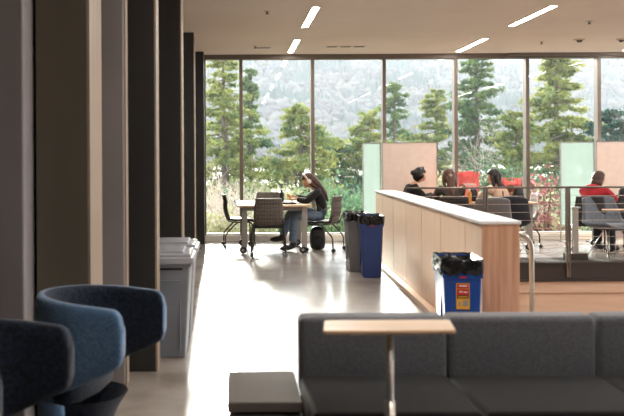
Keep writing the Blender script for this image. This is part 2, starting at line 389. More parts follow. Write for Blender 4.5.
# ------------------------------------------------------------ guard rail and handrail
t = thing('guard_rail', 'bronze cable guard rail along the far edge of the stair opening', 'railing', (0, 12.76, 0))
b = MB(); b.tube([(2.38, 0, 1.03), (10.4, 0, 1.03)], .014, 8); b.build('top_rail', M['post'], t)
for x in (3.46, 4.59, 5.72, 6.85, 7.98, 9.1, 10.2):
    b = MB(); b.b2(x-.028, x-.008, -.03, .03, -.2, 1.02); b.b2(x+.008, x+.028, -.03, .03, -.2, 1.02); b.b2(x-.008, x+.008, -.02, .02, -.2, -.1); b.build('post', M['post'], t, bevel=.003)
for k in range(8):
    b = MB(); b.tube([(2.40, 0, .13+k*.112), (10.3, 0, .13+k*.112)], .0035, 6); b.build('cable', M['cable'], t)
t = thing('stair_handrail', 'curved stainless handrail beside the brown end of the divider', 'handrail', (2.1, 7.25, 0))
b = MB(); pts = [(.02, .25, .86), (.05, .1, .865), (.10, 0, .862)]+[(.10+.125*math.sin(a), 0, .737+.125*math.cos(a)) for a in [R(d) for d in range(15, 91, 15)]]+[(.225, 0, .05)]
b.tube(pts, .02, 12); b.build('pipe', M['steel'], t, smooth=True)
b = MB(); b.cyl((.225, 0, 0), (.225, 0, .05), .045, 16, .025); b.build('floor_flange', M['steel'], t)

# ------------------------------------------------------------ bins
def bin_(label, x0, y0, body, liner=True, sticker=False, group=None, lid=None, rz=0, h=.735, w_=.275, d=.5):
    t = thing('trash_bin' if not lid else 'lidded_bin', label, 'bin', (x0+w_/2, y0+d/2, 0), rz, group)
    b = MB(); b.box((0, 0, (h-.10)/2), (w_*.95, d*.97, h-.10), taper=(.82, .89)) if liner else b.box((0, 0, h/2), (w_*.96, d*.97, h), taper=(.80, .88)); b.build('body', body, t, bevel=.014, seg=3)
    b = MB()
    W, D = w_/2, d/2
    zl = h-(.115 if liner else .03); b.b2(-W, W, -D, -D+.012, zl, h+.003); b.b2(-W, W, D-.012, D, zl, h+.003); b.b2(-W, -W+.012, -D, D, zl, h+.003); b.b2(W-.012, W, -D, D, zl, h+.003)
    b.build('rim', body, t, bevel=.004)
    s = .012                                     # recessed front panel drawn by two ribs and a slot in the side
    b = MB()
    for sx in (-1, 1): b.box((sx*w_*.30, -d*.462, h*.45), (.012, .012, h*.72), rot=(R(-2.2), 0, 0))
    b.box((0, -d*.475, h*.81), (w_*.62, .012, .012), rot=(R(-2.2), 0, 0))
    b.build('front_ribs', body, t, bevel=.003)
    b = MB(); b.box((-w_*.445, -d*.12, h*.50), (.016, .05, h*.62), rot=(0, R(2), 0)); b.build('side_channel', body, t, bevel=.003)
    if liner:
        rnd = random.Random(int(x0*100+y0*10)); n = 44; k = 7
        prof = [(-.05, -.09), (-.024, -.02), (.004, .016), (.009, .004), (.011, -.03), (.010, -.06), (.007, -.085)]
        jit = [[rnd.uniform(-.004, .004) for _ in range(n)] for _ in range(k)]
        drop = [rnd.uniform(-.014, .014) for _ in range(n)]
        vs = []
        for i, (e, dz) in enumerate(prof):
            for j in range(n):
                a = 2*PI*j/n; cx, cy = math.cos(a), math.sin(a); q = max(abs(cx)/1, abs(cy)/1)
                X, Yy = cx/q*(W+e), cy/q*(D+e)
                X = max(-W-e, min(W+e, X))
                vs.append(Vector((X+jit[i][j], Yy+jit[(i+2) % k][j], h+dz+(drop[j] if i >= 4 else jit[i][j]))))
        b = MB(); b._new(vs, [(i*n+j, i*n+(j+1) % n, (i+1)*n+(j+1) % n, (i+1)*n+j) for i in range(k-1) for j in range(n)]+[tuple(range(n))])
        o = b.build('liner', M['bag'], t, solid=.002); o['label'] = 'crumpled black liner folded over the rim'
    if not lid:
        b = MB(); b.box((0, -d*.5-.003, h*.868-.008), (.045, .004, .014)); b.build('maker_badge', M['logored'], t)
    if sticker:
        b = MB(); b.box((0, -d*.484, h*.68), (.092, .004, .185), rot=(R(-2.2), 0, 0)); st = b.build('sticker', M['yellow'], t, bevel=.0015); st['label'] = 'amber edged sticker with red and black fields'
        for (dz, hh, ww, mm) in ((.068, .028, .078, 'logored'), (.026, .040, .082, 'logored'), (-.006, .022, .082, 'stickerblack'), (-.052, .062, .082, 'stickerblack')):
            b = MB(); b.box((0, -d*.484-.003+dz*.04*-1, h*.68+dz), (ww, .003, hh), rot=(R(-2.2), 0, 0)); b.build('sticker_field', M[mm], st)
        for (dx, dz, ww, hh, mm) in ((0, .070, .055, .008, 'white'), (-.014, .030, .022, .009, 'white'), (.017, .027, .026, .007, 'white'), (0, -.006, .066, .008, 'yellow'), (.017, -.05, .034, .04, 'stickergrey'), (-.022, -.054, .015, .03, 'stickergrey')):
            b = MB(); b.box((dx, -d*.484-.0055-dz*.04, h*.68+dz), (ww, .002, hh), rot=(R(-2.2), 0, 0)); b.build('sticker_print', M[mm], st)
    if lid:
        b = MB(); b.box((0, 0, h+.015), (w_*1.10, d*1.05, .05)); b.box((0, 0, h+.05), (w_*1.0, d*.97, .03)); b.box((0, .0, h+.072), (w_*.72, d*.8, .02))
        b.build('lid', lid, t, bevel=.012, seg=3)
        b = MB(); b.box((0, -d*.47, h-.045), (w_*.7, .03, .012)); b.build('handle_slot', M['black'], t)
    return t
bin_('bright blue slim bin with black liner and amber sticker near the brown divider end', 1.468, 6.43, M['blue'], sticker=True, rz=R(-4.5))
bin_('navy blue slim bin with black liner halfway along the oak divider', 1.55, 11.2, M['navybin'], rz=R(-3))
bin_('grey slim bin with black liner behind the navy bin', 1.45, 11.78, M['greybin'])
bin_('slate grey lidded bin, the nearer of the two by the left piers', -.72, 6.77, M['bodygrey'], liner=False, lid=M['lidgrey'], h=.70, w_=.41, d=.55)
bin_('slate grey lidded bin behind the nearer one by the left piers', -.72, 7.5, M['bodygrey'], liner=False, lid=M['lidgrey'], h=.70, w_=.41, d=.55)

# ------------------------------------------------------------ sofa, console, side table
t = thing('modular_sofa', 'long charcoal fabric sofa with a low back in the foreground', 'sofa', (.288, 3.5, 0))
for i in range(3):
    x0 = i*.662; f = .62 if i else .60
    b = MB(); b.b2(x0+.004, x0+.658, .62, .78, .40, .755); b.build('back_cushion', M['sofa'], t, bevel=.028, seg=4, smooth=True)
    b = MB(); b.b2(x0+.004, x0+.658, .0, .62, .33, .502); b.build('seat_cushion', M['seat'], t, bevel=.025, seg=4, smooth=True)
b = MB(); b.b2(.01, 1.976, .03, .76, .08, .33); b.build('base', M['seat'], t, bevel=.005)
for x in (.08, .99, 1.90):
    for y in (.1, .68):
        b = MB(); b.b2(x-.025, x+.025, y-.025, y+.025, 0, .08); b.build('leg', M['frame'], t)
t = thing('console_table', 'taupe topped console block at the left end of the sofa', 'side table', (-.03, 3.87, 0))
b = MB(); b.b2(0, .315, 0, .57, .405, .448); b.build('top', M['console'], t, bevel=.006)
b = MB(); b.b2(.008, .307, .008, .56, .05, .395); b.build('body', M['consoleside'], t, bevel=.004)
b = MB(); b.b2(.03, .285, .03, .54, 0, .05); b.build('plinth', M['black'], t)
t = thing('laptop_table', 'small wooden topped laptop table standing in front of the sofa', 'side table', (.58, 3.46, 0))
poly = [(-.253, -.045), (-.245, -.055), (.22, -.055), (.235, -.045), (.262, .155), (.25, .17), (-.215, .17), (-.228, .16)]
b = MB(); b.prism(poly, .818, .832); b.build('top', M['tabletop'], t, bevel=.004)
b = MB(); b.prism([(x*.6, y*.6+.02) for x, y in poly], .808, .817); b.build('bracket', M['steel'], t)
b = MB(); b.cyl((0, 0, .03), (0, 0, .808), .0135, 14); b.build('post', M['steel'], t, smooth=True)
b = MB(); b.cyl((0, 0, .02), (0, 0, .56), .019, 14); b.build('sleeve', M['steel'], t, smooth=True)
b = MB(); b.b2(-.2, .2, -.12, .02, .0, .02); b.build('foot_plate', M['steel'], t, bevel=.004)

# ------------------------------------------------------------ tub armchairs
def tub(label, loc, rz, wool):
    t = thing('tub_armchair', label, 'armchair', loc, rz, None)
    HW, HD, ARM = .35, .36, .18                        # half width, back depth, straight arm length
    def plan(s, e):                                    # s in -1..1 along the band, e inward offset
        Lr = PI/2*HW; Lt = Lr+ARM; q = s*Lt; sg = 1 if q >= 0 else -1; q = abs(q)
        if q < Lr: a = q/HW; return (-(HD-e)*math.cos(a), sg*(HW-e)*math.sin(a))
        return (q-Lr, sg*(HW-e))
    nu, k = 120, 16
    vs = []
    for i in range(nu+1):
        s = -1+2*i/nu; a_ = abs(s)
        top = .825-.04*a_**2
        bot = .30+.22*min(1, a_*1.05)**1.6
        if a_ > .93: q = (a_-.93)/.07; dz = (1-math.sqrt(max(0, 1-q*q)))*.07; top -= dz; bot += dz*.8
        th = .07
        for j in range(k):
            an = 2*PI*(j+.5)/k; cx = math.copysign(abs(math.cos(an))**.6, math.cos(an)); cz = math.copysign(abs(math.sin(an))**.35, math.sin(an))
            x, y = plan(s, th/2-cx*th/2)
            vs.append(Vector((x, y, (top+bot)/2+cz*(top-bot)/2)))
    b = MB(); b._new(vs, [(i*k+j, i*k+(j+1) % k, (i+1)*k+(j+1) % k, (i+1)*k+j) for i in range(nu) for j in range(k)]+[tuple(range(k)), tuple(range(nu*k, nu*k+k))])
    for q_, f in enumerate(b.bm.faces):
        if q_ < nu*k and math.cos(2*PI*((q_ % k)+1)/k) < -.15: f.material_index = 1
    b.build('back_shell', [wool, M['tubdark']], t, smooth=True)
    b = MB()
    pl = [p for p in [plan(-1+2*i/24, .06) for i in range(25)] if p[0] < -.08]+[(-.06, .2), (-.04, .0), (-.06, -.2)]
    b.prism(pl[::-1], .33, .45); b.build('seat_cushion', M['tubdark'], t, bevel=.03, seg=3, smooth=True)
    def low(u, v):
        a = 2*PI*u; r0 = .30-.10*math.sin(PI*min(1, v*1.0))**1.0+.0*v
        return (r0*.72*math.cos(a)-.14, r0*.8*math.sin(a), .0+.33*v)
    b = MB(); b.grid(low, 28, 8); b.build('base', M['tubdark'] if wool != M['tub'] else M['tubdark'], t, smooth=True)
    b = MB(); b.grid(lambda u, v: ((.335-.03*v)*math.cos(R(110)+R(140)*u), (.335-.03*v)*math.sin(R(110)+R(140)*u), .34-.34*v), 18, 4); b.build('back_skirt', wool, t, solid=.03, smooth=True)
    return t
tub('blue melange tub armchair with curved wraparound back, beyond the nearest one', (-.60, 4.50, 0), R(-13), M['tub'])
tub('navy melange tub armchair cut off by the left border of the photo', (-.905, 3.50, 0), R(-13), M['tubdark'])

# ------------------------------------------------------------ chairs
def make_office(label, m, loc, rz, group, seatm=None, arms=False):
    t = thing('office_chair', label, 'chair', loc, rz, group)
    def back(u, v):
        y = (u-.5)*2; z = .46+.40*v
        x = -.205-.045*math.sin(v*PI)-.02*v-.055*max(0, v-.72)/.28+.045*abs(y)**2.2
        hw = .215*(1-.10*v)+.012*math.sin(v*PI); 
        return (x, y*hw, z)
    b = MB(); b.grid(back, 14, 14); b.mi = 1
    for vz in (.16, .30, .44, .58, .72, .86):
        for k in range(9):
            u = .1+k*.1; p = back(u, vz); q = back(u, vz+.02)
            for dx in (-.0095, .0095): b._new([Vector((p[0]+dx, p[1]-.010, p[2])), Vector((p[0]+dx, p[1]+.010, p[2])), Vector((q[0]+dx, p[1]+.010, q[2]-.003)), Vector((q[0]+dx, p[1]-.010, q[2]-.003))], [(0, 1, 2, 3)])
    b.build('backrest', [m, M['slot']], t, solid=.014, smooth=True)
    def seat(u, v):
        y = (u-.5)*2; x = -.20+.43*v
        return (x, y*(.225-.02*(abs(v-.5)*2)**3), .445+.02*abs(y)**2.5-.03*max(0, v-.8)/.2-.008*math.sin(PI*v))
    b = MB(); b.grid(seat, 10, 12); b.build('seat', seatm or M['chairdark'], t, solid=.028, smooth=True)
    b = MB(); b.tube([(.15, -.235, .415), (-.06, -.235, .415), (-.19, -.225, .43), (-.235, -.20, .56)], .011, 8); b.tube([(.15, .235, .415), (-.06, .235, .415), (-.19, .225, .43), (-.235, .20, .56)], .011, 8); b.cyl((.12, -.235, .415), (.12, .235, .415), .011, 8); b.cyl((-.06, -.235, .415), (-.06, .235, .415), .011, 8)
    b.build('seat_frame', M['frame'], t, smooth=True)
    for sy in (-1, 1):
        for fr in (0, 1):
            pts = [(.15, sy*.235, .415), (.185, sy*.24, .39), (.195, sy*.245, .30), (.195, sy*.25, .075)] if fr else [(-.04, sy*.235, .415), (-.10, sy*.238, .37), (-.215, sy*.245, .25), (-.24, sy*.247, .20), (-.245, sy*.25, .075)]
            b = MB(); b.tube(pts, .012, 8); lg = b.build('leg', M['frame'], t, smooth=True)
            p = pts[-1]; b = MB(); b.cyl((p[0]-.01, p[1]-.02, .03), (p[0]-.01, p[1]-.006, .03), .03, 14); b.cyl((p[0]-.01, p[1]+.006, .03), (p[0]-.01, p[1]+.02, .03), .03, 14); b.cyl((p[0], p[1], .03), (p[0], p[1], .08), .008, 8)
            b.build('castor', M['black'], lg)
    return t
g1 = 'office chairs around the left table'
oc = make_office('grey perforated office chair with its back to the camera at the left table', M['chair'], (.52, 13.92, 0), R(90), g1)
dup(oc, (.60, 15.72, 0), R(-90), 'grey office chair on the window side of the left table behind the nearest', g1)
dup(oc, (.10, 15.25, 0), R(4), 'grey office chair seen side-on at the left end of the left table', g1)
dup(oc, (1.41, 14.55, 0), R(154), 'grey office chair with the studying person seated on it', g1)
cl = dup(oc, (4.66, 15.1, 0), R(176), 'office chair with pale grey back at the window side of the right group', 'office chairs on the right'); swap(cl, {M['chair']: M['chairlight']})
cd = dup(oc, (5.33, 13.95, 0), R(75), 'charcoal mesh office chair holding the person in the red jacket', 'office chairs on the right'); swap(cd, {M['chair']: M['chairdark'], M['slot']: M['frame']})
c2 = dup(oc, (6.0, 14.55, 0), R(100), 'charcoal office chair mostly behind the slate lounge chair', 'office chairs on the right'); swap(c2, {M['chair']: M['chairdark'], M['slot']: M['frame']})
c3 = dup(oc, (2.78, 14.75, 0), R(5), 'charcoal office chair under the person in black beside the pink panel', 'office chairs on the right'); swap(c3, {M['chair']: M['chairdark'], M['slot']: M['frame']})
c4 = dup(oc, (3.30, 14.05, 0), R(88), 'charcoal office chair under the person in the olive jacket', 'office chairs on the right'); swap(c4, {M['chair']: M['chairdark'], M['slot']: M['frame']})

def make_lounge(label, m, loc, rz, w_=.31):
    t = thing('lounge_chair', label, 'chair', loc, rz)
    prof = [(.29, .425), (.22, .445), (.08, .43), (-.08, .415), (-.18, .425), (-.245, .49), (-.285, .62), (-.315, .76), (-.335, .87)]
    def sh(u, v):
        y = (u-.5)*2; f = v*(len(prof)-1); i = min(int(f), len(prof)-2); f -= i
        x = prof[i][0]*(1-f)+prof[i+1][0]*f; z = prof[i][1]*(1-f)+prof[i+1][1]*f
        bk = max(0, min(1, (v-.45)/.3)); st = 1-bk
        hw = w_*(.86+.16*math.sin(PI*min(1, v*1.15)))*(1-.10*max(0, v-.8)/.2)
        wrap = abs(y)**3
        x += bk*.07*wrap*(1-max(0, v-.8)*2.5); z += st*.11*wrap*(.35+v)+bk*-.03*wrap
        return (x, y*hw, z)
    b = MB(); b.grid(sh, 16, 24); b.build('shell', m, t, solid=.045, smooth=True)
    b = MB(); b.ell((.04, 0, .455), (.24, w_*.78, .035), 18, 8); b.build('seat_pad', m, t, smooth=True)
    for sx in (1, -1):
        for sy in (1, -1):
            b = MB(); b.tube([(sx*.05, sy*.10, .40), (sx*.23, sy*.25, .008)], .008, 8); b.build('leg', M['steel'], t, smooth=True)
    b = MB(); b.b2(-.10, .10, -.12, .12, .385, .40); b.build('leg_mount', M['frame'], t)
    return t
make_lounge('slate blue lounge chair on wire legs at the right border, turned to the camera', M['lounge'], (5.47, 13.42, 0), R(-72), .35)
make_lounge('mid grey lounge chair with rounded back just past the divider end', M['loungegrey'], (3.70, 13.60, 0), R(92), .31)
make_lounge('black navy lounge chair beside the table leg of the right group', M['loungenavy'], (4.10, 13.92, 0), R(86), .29)

# ------------------------------------------------------------ tables
def table(label, x0, x1, y0, y1):
    t = thing('work_table', label, 'table', ((x0+x1)/2, (y0+y1)/2, 0)); W, D = (x1-x0)/2, (y1-y0)/2
    b = MB(); b.b2(-W, W, -D, D, .712, .742); b.build('top', M['tabletop'], t, bevel=.005)
    b = MB(); b.b2(-W+.08, W-.08, -D+.12, -D+.15, .65, .711); b.b2(-W+.08, W-.08, D-.15, D-.12, .65, .711); b.build('apron', M['tableleg'], t)
    for sx in (-1, 1):
        for sy in (-1, 1):
            cx, cy = sx*(W-.11), sy*(D-.12)
            b = MB(); b.b2(cx-.042, cx+.042, cy-.03, cy+.03, .09, .711); lg = b.build('leg', M['tableleg'], t, bevel=.008)
            b = MB(); b.cyl((cx-.025, cy-.03, .055), (cx-.025, cy+.0, .055), .055, 18); b.cyl((cx-.025, cy, .055), (cx+.0, cy, .10), .014, 8); b.build('castor', M['black'], lg)
            b = MB(); b.cyl((cx-.025, cy-.033, .055), (cx-.025, cy-.03, .055), .022, 12); b.build('castor_hub', M['tableleg'], lg)
    return t
table('maple table on grey castor legs where the person studies', .06, 1.19, 14.02, 15.52)
table('maple table of the right group carrying bags and an orange bottle', 2.95, 4.72, 14.35, 15.45)
table('maple table at the right border behind the red jacketed person', 5.75, 7.3, 14.3, 15.2)
t = thing('pedestal_stand', 'grey column on a heavy base plate by the guard rail', 'stand', (px(575, 0, 13.15), 13.15, 0))
b = MB(); b.b2(-.14, .14, -.10, .10, .0, .09); b.build('base', M['frame'], t, bevel=.008)
b = MB(); b.b2(-.035, .035, -.03, .03, .09, .72); b.build('column', M['tableleg'], t, bevel=.005)
b = MB(); b.b2(-.06, .06, -.05, .05, .72, .74); b.build('cap', M['tableleg'], t, bevel=.004)
t = thing('laptop_table', 'thin wooden topped side table in front of the slate lounge chair', 'side table', (px(622, 0, 12.98), 12.98, 0))
b = MB(); b.prism([(-.30, -.03), (-.26, -.09), (.25, -.09), (.25, .09), (-.25, .09)], .70, .714); b.build('top', M['tabletop'], t, bevel=.003)
b = MB(); b.cyl((.14, 0, .015), (.14, 0, .70), .015, 10); b.build('post', M['steel'], t)
b = MB(); b.b2(-.16, .2, -.07, .07, .004, .018); b.build('foot_plate', M['steel'], t)

# ------------------------------------------------------------ standing panels
def panel(name, label, x0, x1, y, z1, m, z0=.06):
    t = thing(name, label, 'room divider', ((x0+x1)/2, y, 0)); W = (x1-x0)/2
    b = MB(); b.b2(-W+.01, W-.01, -.012, .012, z0, z1-.01); b.build('board', m, t)
    b = MB(); b.b2(-W, -W+.012, -.018, .018, .02, z1); b.b2(W-.012, W, -.018, .018, .02, z1); b.b2(-W, W, -.018, .018, z1-.012, z1); b.build('frame', M['tableleg'], t)
    for sx in (-1, 1):
        b = MB(); b.b2(sx*(W-.06)-.02, sx*(W-.06)+.02, -.18, .18, 0, .02); b.build('foot', M['tableleg'], t, bevel=.004)
    return t
panel('glass_panel', 'frosted green glass panel left of the pink one above the divider', px(362.5, 0, 15.75), px(380.5, 0, 15.75), 15.75, 1.695, M['frosted'])
panel('felt_panel', 'dusty pink felt panel behind the person in black', px(382, 0, 15.7), px(437, 0, 15.7), 15.70, 1.70, M['bisque'])
panel('glass_panel', 'frosted green glass panel at the right beside the red jacketed person', px(560, 0, 15.7), px(594, 0, 15.7), 15.70, 1.695, M['frosted'], .30)
panel('felt_panel', 'dusty pink felt panel at the right border of the photo', px(596, 0, 15.65), px(660, 0, 15.65), 15.65, 1.70, M['bisque'])

# ------------------------------------------------------------ people
def lerp(a, b_, t): return tuple(a[i]*(1-t)+b_[i]*t for i in range(3))
def skin_mesh(nodes, edges, root, sub=2):
    """nodes: list of (pos, rx, ry); returns bmesh grown by the Skin modifier"""
    me = bpy.data.meshes.new('tmp'); me.from_pydata([n[0] for n in nodes], edges, [])
    o = bpy.data.objects.new('tmp', me); C.objects.link(o)
    md = o.modifiers.new('s', 'SKIN'); md.use_smooth_shade = True; md.branch_smoothing = .6
    for i, n in enumerate(nodes):
        sv = me.skin_vertices[0].data[i]; sv.radius = (n[1], n[2]); sv.use_root = (i == root); sv.use_loose = False
    o.modifiers.new('u', 'SUBSURF').levels = sub
    dg = bpy.context.evaluated_depsgraph_get(); dg.update()
    ev = o.evaluated_get(dg); m2 = bpy.data.meshes.new_from_object(ev)
    bm = bmesh.new(); bm.from_mesh(m2)
    bpy.data.objects.remove(o); bpy.data.meshes.remove(me); bpy.data.meshes.remove(m2)
    return bm
def to_obj(bm, name, mats, parent):
    for f in bm.faces: f.smooth = True
    me = bpy.data.meshes.new(name); bm.to_mesh(me); bm.free()
    for m in mats: me.materials.append(m)
    o = bpy.data.objects.new(name, me); C.objects.link(o); o.parent = parent; return o
def person(label, loc, rz, J, top, bottom, hair, shoes='black', style='long', head_rot=(0, 25, 0), headphones=None, hood=False, sleeve=1.0):
    """J: joints in the person's frame, x forward, y left, z up. head_rot = (roll, pitch down, yaw left) degrees"""
    t = thing('person', label, 'person', loc, rz)
    P = dict(J)
    order = ['pel', 'bel', 'che', 'nkb', 'nkt', 'shL', 'elL', 'wrL', 'shR', 'elR', 'wrR', 'hiL', 'knL', 'anL', 'toL', 'hiR', 'knR', 'anR', 'toR']
    RB = .95
    rad = dict(pel=(.13, .11), bel=(.115, .09), che=(.135, .10), nkb=(.065, .06), nkt=(.05, .05), shL=(.058, .058), shR=(.058, .058), elL=(.042, .042), elR=(.042, .042), wrL=(.027, .025), wrR=(.027, .025),
               hiL=(.095, .095), hiR=(.095, .095), knL=(.062, .062), knR=(.062, .062), anL=(.038, .038), anR=(.038, .038), toL=(.03, .028), toR=(.03, .028))
    ed = [('pel', 'bel'), ('bel', 'che'), ('che', 'nkb'), ('nkb', 'nkt'), ('che', 'shL'), ('shL', 'elL'), ('elL', 'wrL'), ('che', 'shR'), ('shR', 'elR'), ('elR', 'wrR'),
          ('pel', 'hiL'), ('hiL', 'knL'), ('knL', 'anL'), ('anL', 'toL'), ('pel', 'hiR'), ('hiR', 'knR'), ('knR', 'anR'), ('anR', 'toR')]
    idx = {k: i for i, k in enumerate(order)}
    tight = lambda k: 1 if k[:2] in ('nk', 'wr', 'an', 'to') else RB
    body = skin_mesh([(P[k], rad[k][0]*tight(k), rad[k][1]*tight(k)) for k in order], [(idx[a], idx[c]) for a, c in ed], 0, 1)
    segs = [(a, c, Vector(P[a]), Vector(P[c])) for a, c in ed]
    def near(p):
        best = None
        for a, c, A, B in segs:
            d = B-A; t_ = max(0, min(1, (p-A).dot(d)/max(d.length_squared, 1e-6))); e = (p-A-d*t_).length
            if best is None or e < best[0]: best = (e, a, c, t_)
        return best[1:]
    def garment(keep, inflate, name, m):
        bm = body.copy(); bm.normal_update()
        off = {v.index: v.normal.copy() for v in bm.verts}
        kill = [f for f in bm.faces if not keep(*near(f.calc_center_median()))]
        for v in bm.verts: v.co += v.normal*inflate(*near(v.co))
        bmesh.ops.delete(bm, geom=kill, context='FACES'); bmesh.ops.recalc_face_normals(bm, faces=bm.faces)
        bmesh.ops.smooth_vert(bm, verts=bm.verts, factor=.4, use_axis_x=True, use_axis_y=True, use_axis_z=True)
        return to_obj(bm, name, [m], t)
    arms = lambda a, c, q: c[:2] in ('sh', 'el', 'wr') and not (c[:2] == 'wr' and q > .92)
    garment(lambda a, c, q: arms(a, c, q) or (a, c) in (('pel', 'bel'), ('bel', 'che')) or (c == 'nkb' and q < .9), lambda a, c, q: .026 if c[:2] in ('be', 'ch', 'nk', 'sh') else .018, 'jacket' if hood else 'jumper', top)
    garment(lambda a, c, q: c[:2] in ('hi', 'kn') or (c[:2] == 'an' and q < .9) or ((a, c) == ('pel', 'bel') and q < .3), lambda a, c, q: .016+(.02*q if c[:2] == 'an' else 0), 'trousers', bottom)
    mb = MB(); mb.bm.free(); mb.bm = body
    # head
    hr = Matrix.Rotation(R(head_rot[2]), 3, 'Z') @ Matrix.Rotation(R(head_rot[1]), 3, 'Y') @ Matrix.Rotation(R(head_rot[0]), 3, 'X')
    hc = Vector(P['nkt'])+hr @ Vector((.025, 0, .095))
    def face(v, q):
        if v.z < 0: k = 1+v.z*.28; q = Vector((q.x*(1+v.z*.10), q.y*k, q.z))
        if v.x > .8 and abs(v.y) < .35 and -.45 < v.z < .15: q = q+Vector((.016*(1-abs(v.y)*2), 0, -.004))
        if v.x > .5 and .05 < v.z < .35 and .15 < abs(v.y) < .6: q = q-Vector((.006, 0, 0))
        return q
    mb.mi = 0; mb.ell(hc, (.094, .074, .115), 24, 18, hr, face)
    for sy in (-1, 1):
        mb.mi = 0; mb.ell(hc+hr @ Vector((-.005, sy*.076, -.005)), (.016, .008, .028), 8, 6, hr)
        mb.mi = 1; mb.ell(hc+hr @ Vector((.083, sy*.030, .012)), (.007, .013, .007), 8, 6, hr)
    mb.mi = 2; mb.ell(hc+hr @ Vector((.086, 0, -.052)), (.008, .022, .006), 8, 6, hr)
    # hands
    mb.mi = 0
    for s, sy in (('L', 1), ('R', -1)):
        wv = Vector(P['wr'+s]); d = (wv-Vector(P['el'+s])).normalized(); up = Vector((0, 0, 1)); side = d.cross(up).normalized(); nn = side.cross(d)
        fr = Matrix((d, side, nn)).transposed()
        mb.ell(wv+d*.055, (.052, .038, .016), 10, 8, fr)
        for k, (off, ln) in enumerate(((-.03, .055), (-.010, .070), (.010, .074), (.029, .066))):
            p = wv+d*.095+side*off*.9
            mb.tube([p-d*.02, p+d*ln*.4-nn*.004, p+d*ln*.75-nn*.020, p+d*ln*.85-nn*.040], [.0095, .009, .008, .006], 6)
        ts = side*(-sy)*.03 if s == 'L' else side*.03*1
        p = wv+d*.03+ts; mb.tube([p, p+d*.03+ts*.7, p+d*.058+ts*.9-nn*.01], [.012, .010, .007], 6)
    to_obj(mb.bm, 'body', [M['skin'], M['eye'], M['lips']], t)
    if hood:
        mb = MB(); c = Vector(P['nkb'])+Vector((-.05, 0, .01)); mb.ell(c, (.10, .13, .06), 14, 8, Euler((0, R(20), 0)).to_matrix()); mb.build('hood', top, t, smooth=True)
    for s in 'LR':
        a, c = Vector(P['an'+s]), Vector(P['to'+s]); d = (c-a); d.z = d.z*.6; dn = d.normalized(); side = Vector((0, 0, 1)).cross(dn).normalized(); nn = dn.cross(side)
        fr = Matrix((dn, side, nn)).transposed(); mb = MB()
        mb.ell((a+c)/2+Vector((0, 0, -.015)), (.135, .05, .045), 14, 8, fr); mb.ell(a+dn*-.0, (.055, .05, .055), 10, 8, fr); mb.build('shoe', M[shoes], t, smooth=True)
    # hair
    mb = MB()
    def cap(v, q):
        if v.x > .35 and v.z < .42: q = q*.80                  # keep the face clear
        elif v.x > .1 and v.z < .0: q = q*.93
        return q
    mb.ell(hc+hr @ Vector((-.014, 0, .014)), (.108, .094, .124), 22, 16, hr, cap)
    if style in ('long', 'slim'):
        kk = .62 if style == 'slim' else 1
        s0 = hc+hr @ Vector((-.065, 0, .0)); e = Vector(P['che'])+(Vector(P['che'])-Vector(P['nkb']))*.1
        bk = -(Vector(P['nkb'])-Vector(P['bel'])).cross(Vector((0, 1, 0))).normalized()*-1
        back = Vector((-1, 0, .0)); tor = (Vector(P['nkb'])-Vector(P['bel'])).normalized(); back = (back-tor*back.dot(tor)).normalized()
        nb = Vector(P['nkb'])
        mb.tube([s0, (s0+nb+back*.06)/2, nb+back*.07-tor*.02, nb+back*.095-tor*.12, nb+back*.10-tor*.24], [.076, .068*kk, .056*kk, .044*kk, .014*kk], 12, flat=.9)
        for sy in (-1, 1): mb.tube([hc+hr @ Vector((-.01, sy*.075, .02)), hc+hr @ Vector((-.01, sy*.085, -.08)), nb+back*.04+Vector((0, sy*.085, -.02))], [.028, .032, .015], 8)
    elif style == 'bun':
        mb.ell(hc+hr @ Vector((-.115, 0, .0)), (.045, .045, .045), 12, 8)
    elif style == 'bob':
        mb.tube([hc+hr @ Vector((-.03, 0, .03)), hc+hr @ Vector((-.035, 0, -.07)), hc+hr @ Vector((-.04, 0, -.15))], [.085, .088, .06], 12, flat=.95)
    mb.build('hair', hair, t, smooth=True)
    if headphones:
        mb = MB(); pts = [hc+hr @ Vector((-.005, .098*math.cos(a), .005+.140*math.sin(a))) for a in [R(d) for d in range(0, 181, 15)]]
        mb.tube(pts, .011, 8, flat=1.4)
        for sy in (-1, 1): mb.cyl(hc+hr @ Vector((-.002, sy*.082, -.005)), hc+hr @ Vector((-.002, sy*.115, -.005)), .040, 14)
        mb.build('headphones', headphones, t, smooth=True)
    return t, hc
def seated(lean=25, hunch=20, head=.0, armL=None, armR=None, seat=.46, crossed=False, w_=.165, knee=.44, sc=1.0):
    a = R(lean); pz = seat+.10; u = Vector((math.sin(a), 0, math.cos(a))); a2 = R(lean+hunch); u2 = Vector((math.sin(a2), 0, math.cos(a2)))
    pel = Vector((-.08, 0, pz)); bel = pel+u*.19*sc; che = bel+u*.20*sc; nkb = che+u2*.125*sc; nkt = nkb+u2*.085*sc
    J = dict(pel=pel, bel=bel, che=che, nkb=nkb, nkt=nkt)
    for s, sy in (('L', 1), ('R', -1)):
        sh = che+u*.07+Vector((0, sy*w_, 0)); J['sh'+s] = sh
        arm = (armL if s == 'L' else armR) or ((.30, sy*.22, .77), (.47, sy*.06, .80))
        J['el'+s] = Vector(arm[0]); J['wr'+s] = Vector(arm[1])
        J['hi'+s] = pel+Vector((.02, sy*.095, -.015)); J['kn'+s] = Vector((knee-.08, sy*.11, pz+.0)); J['an'+s] = Vector((knee-.06, sy*.11, .10)); J['to'+s] = Vector((knee+.09, sy*.12, .045))
    if crossed:
        J['anR'] = Vector((knee+.12, -.06, .20)); J['toR'] = Vector((knee+.25, -.08, .17)); J['knR'] = Vector((knee-.02, -.08, pz+.07))
    return {k: tuple(v) for k, v in J.items()}
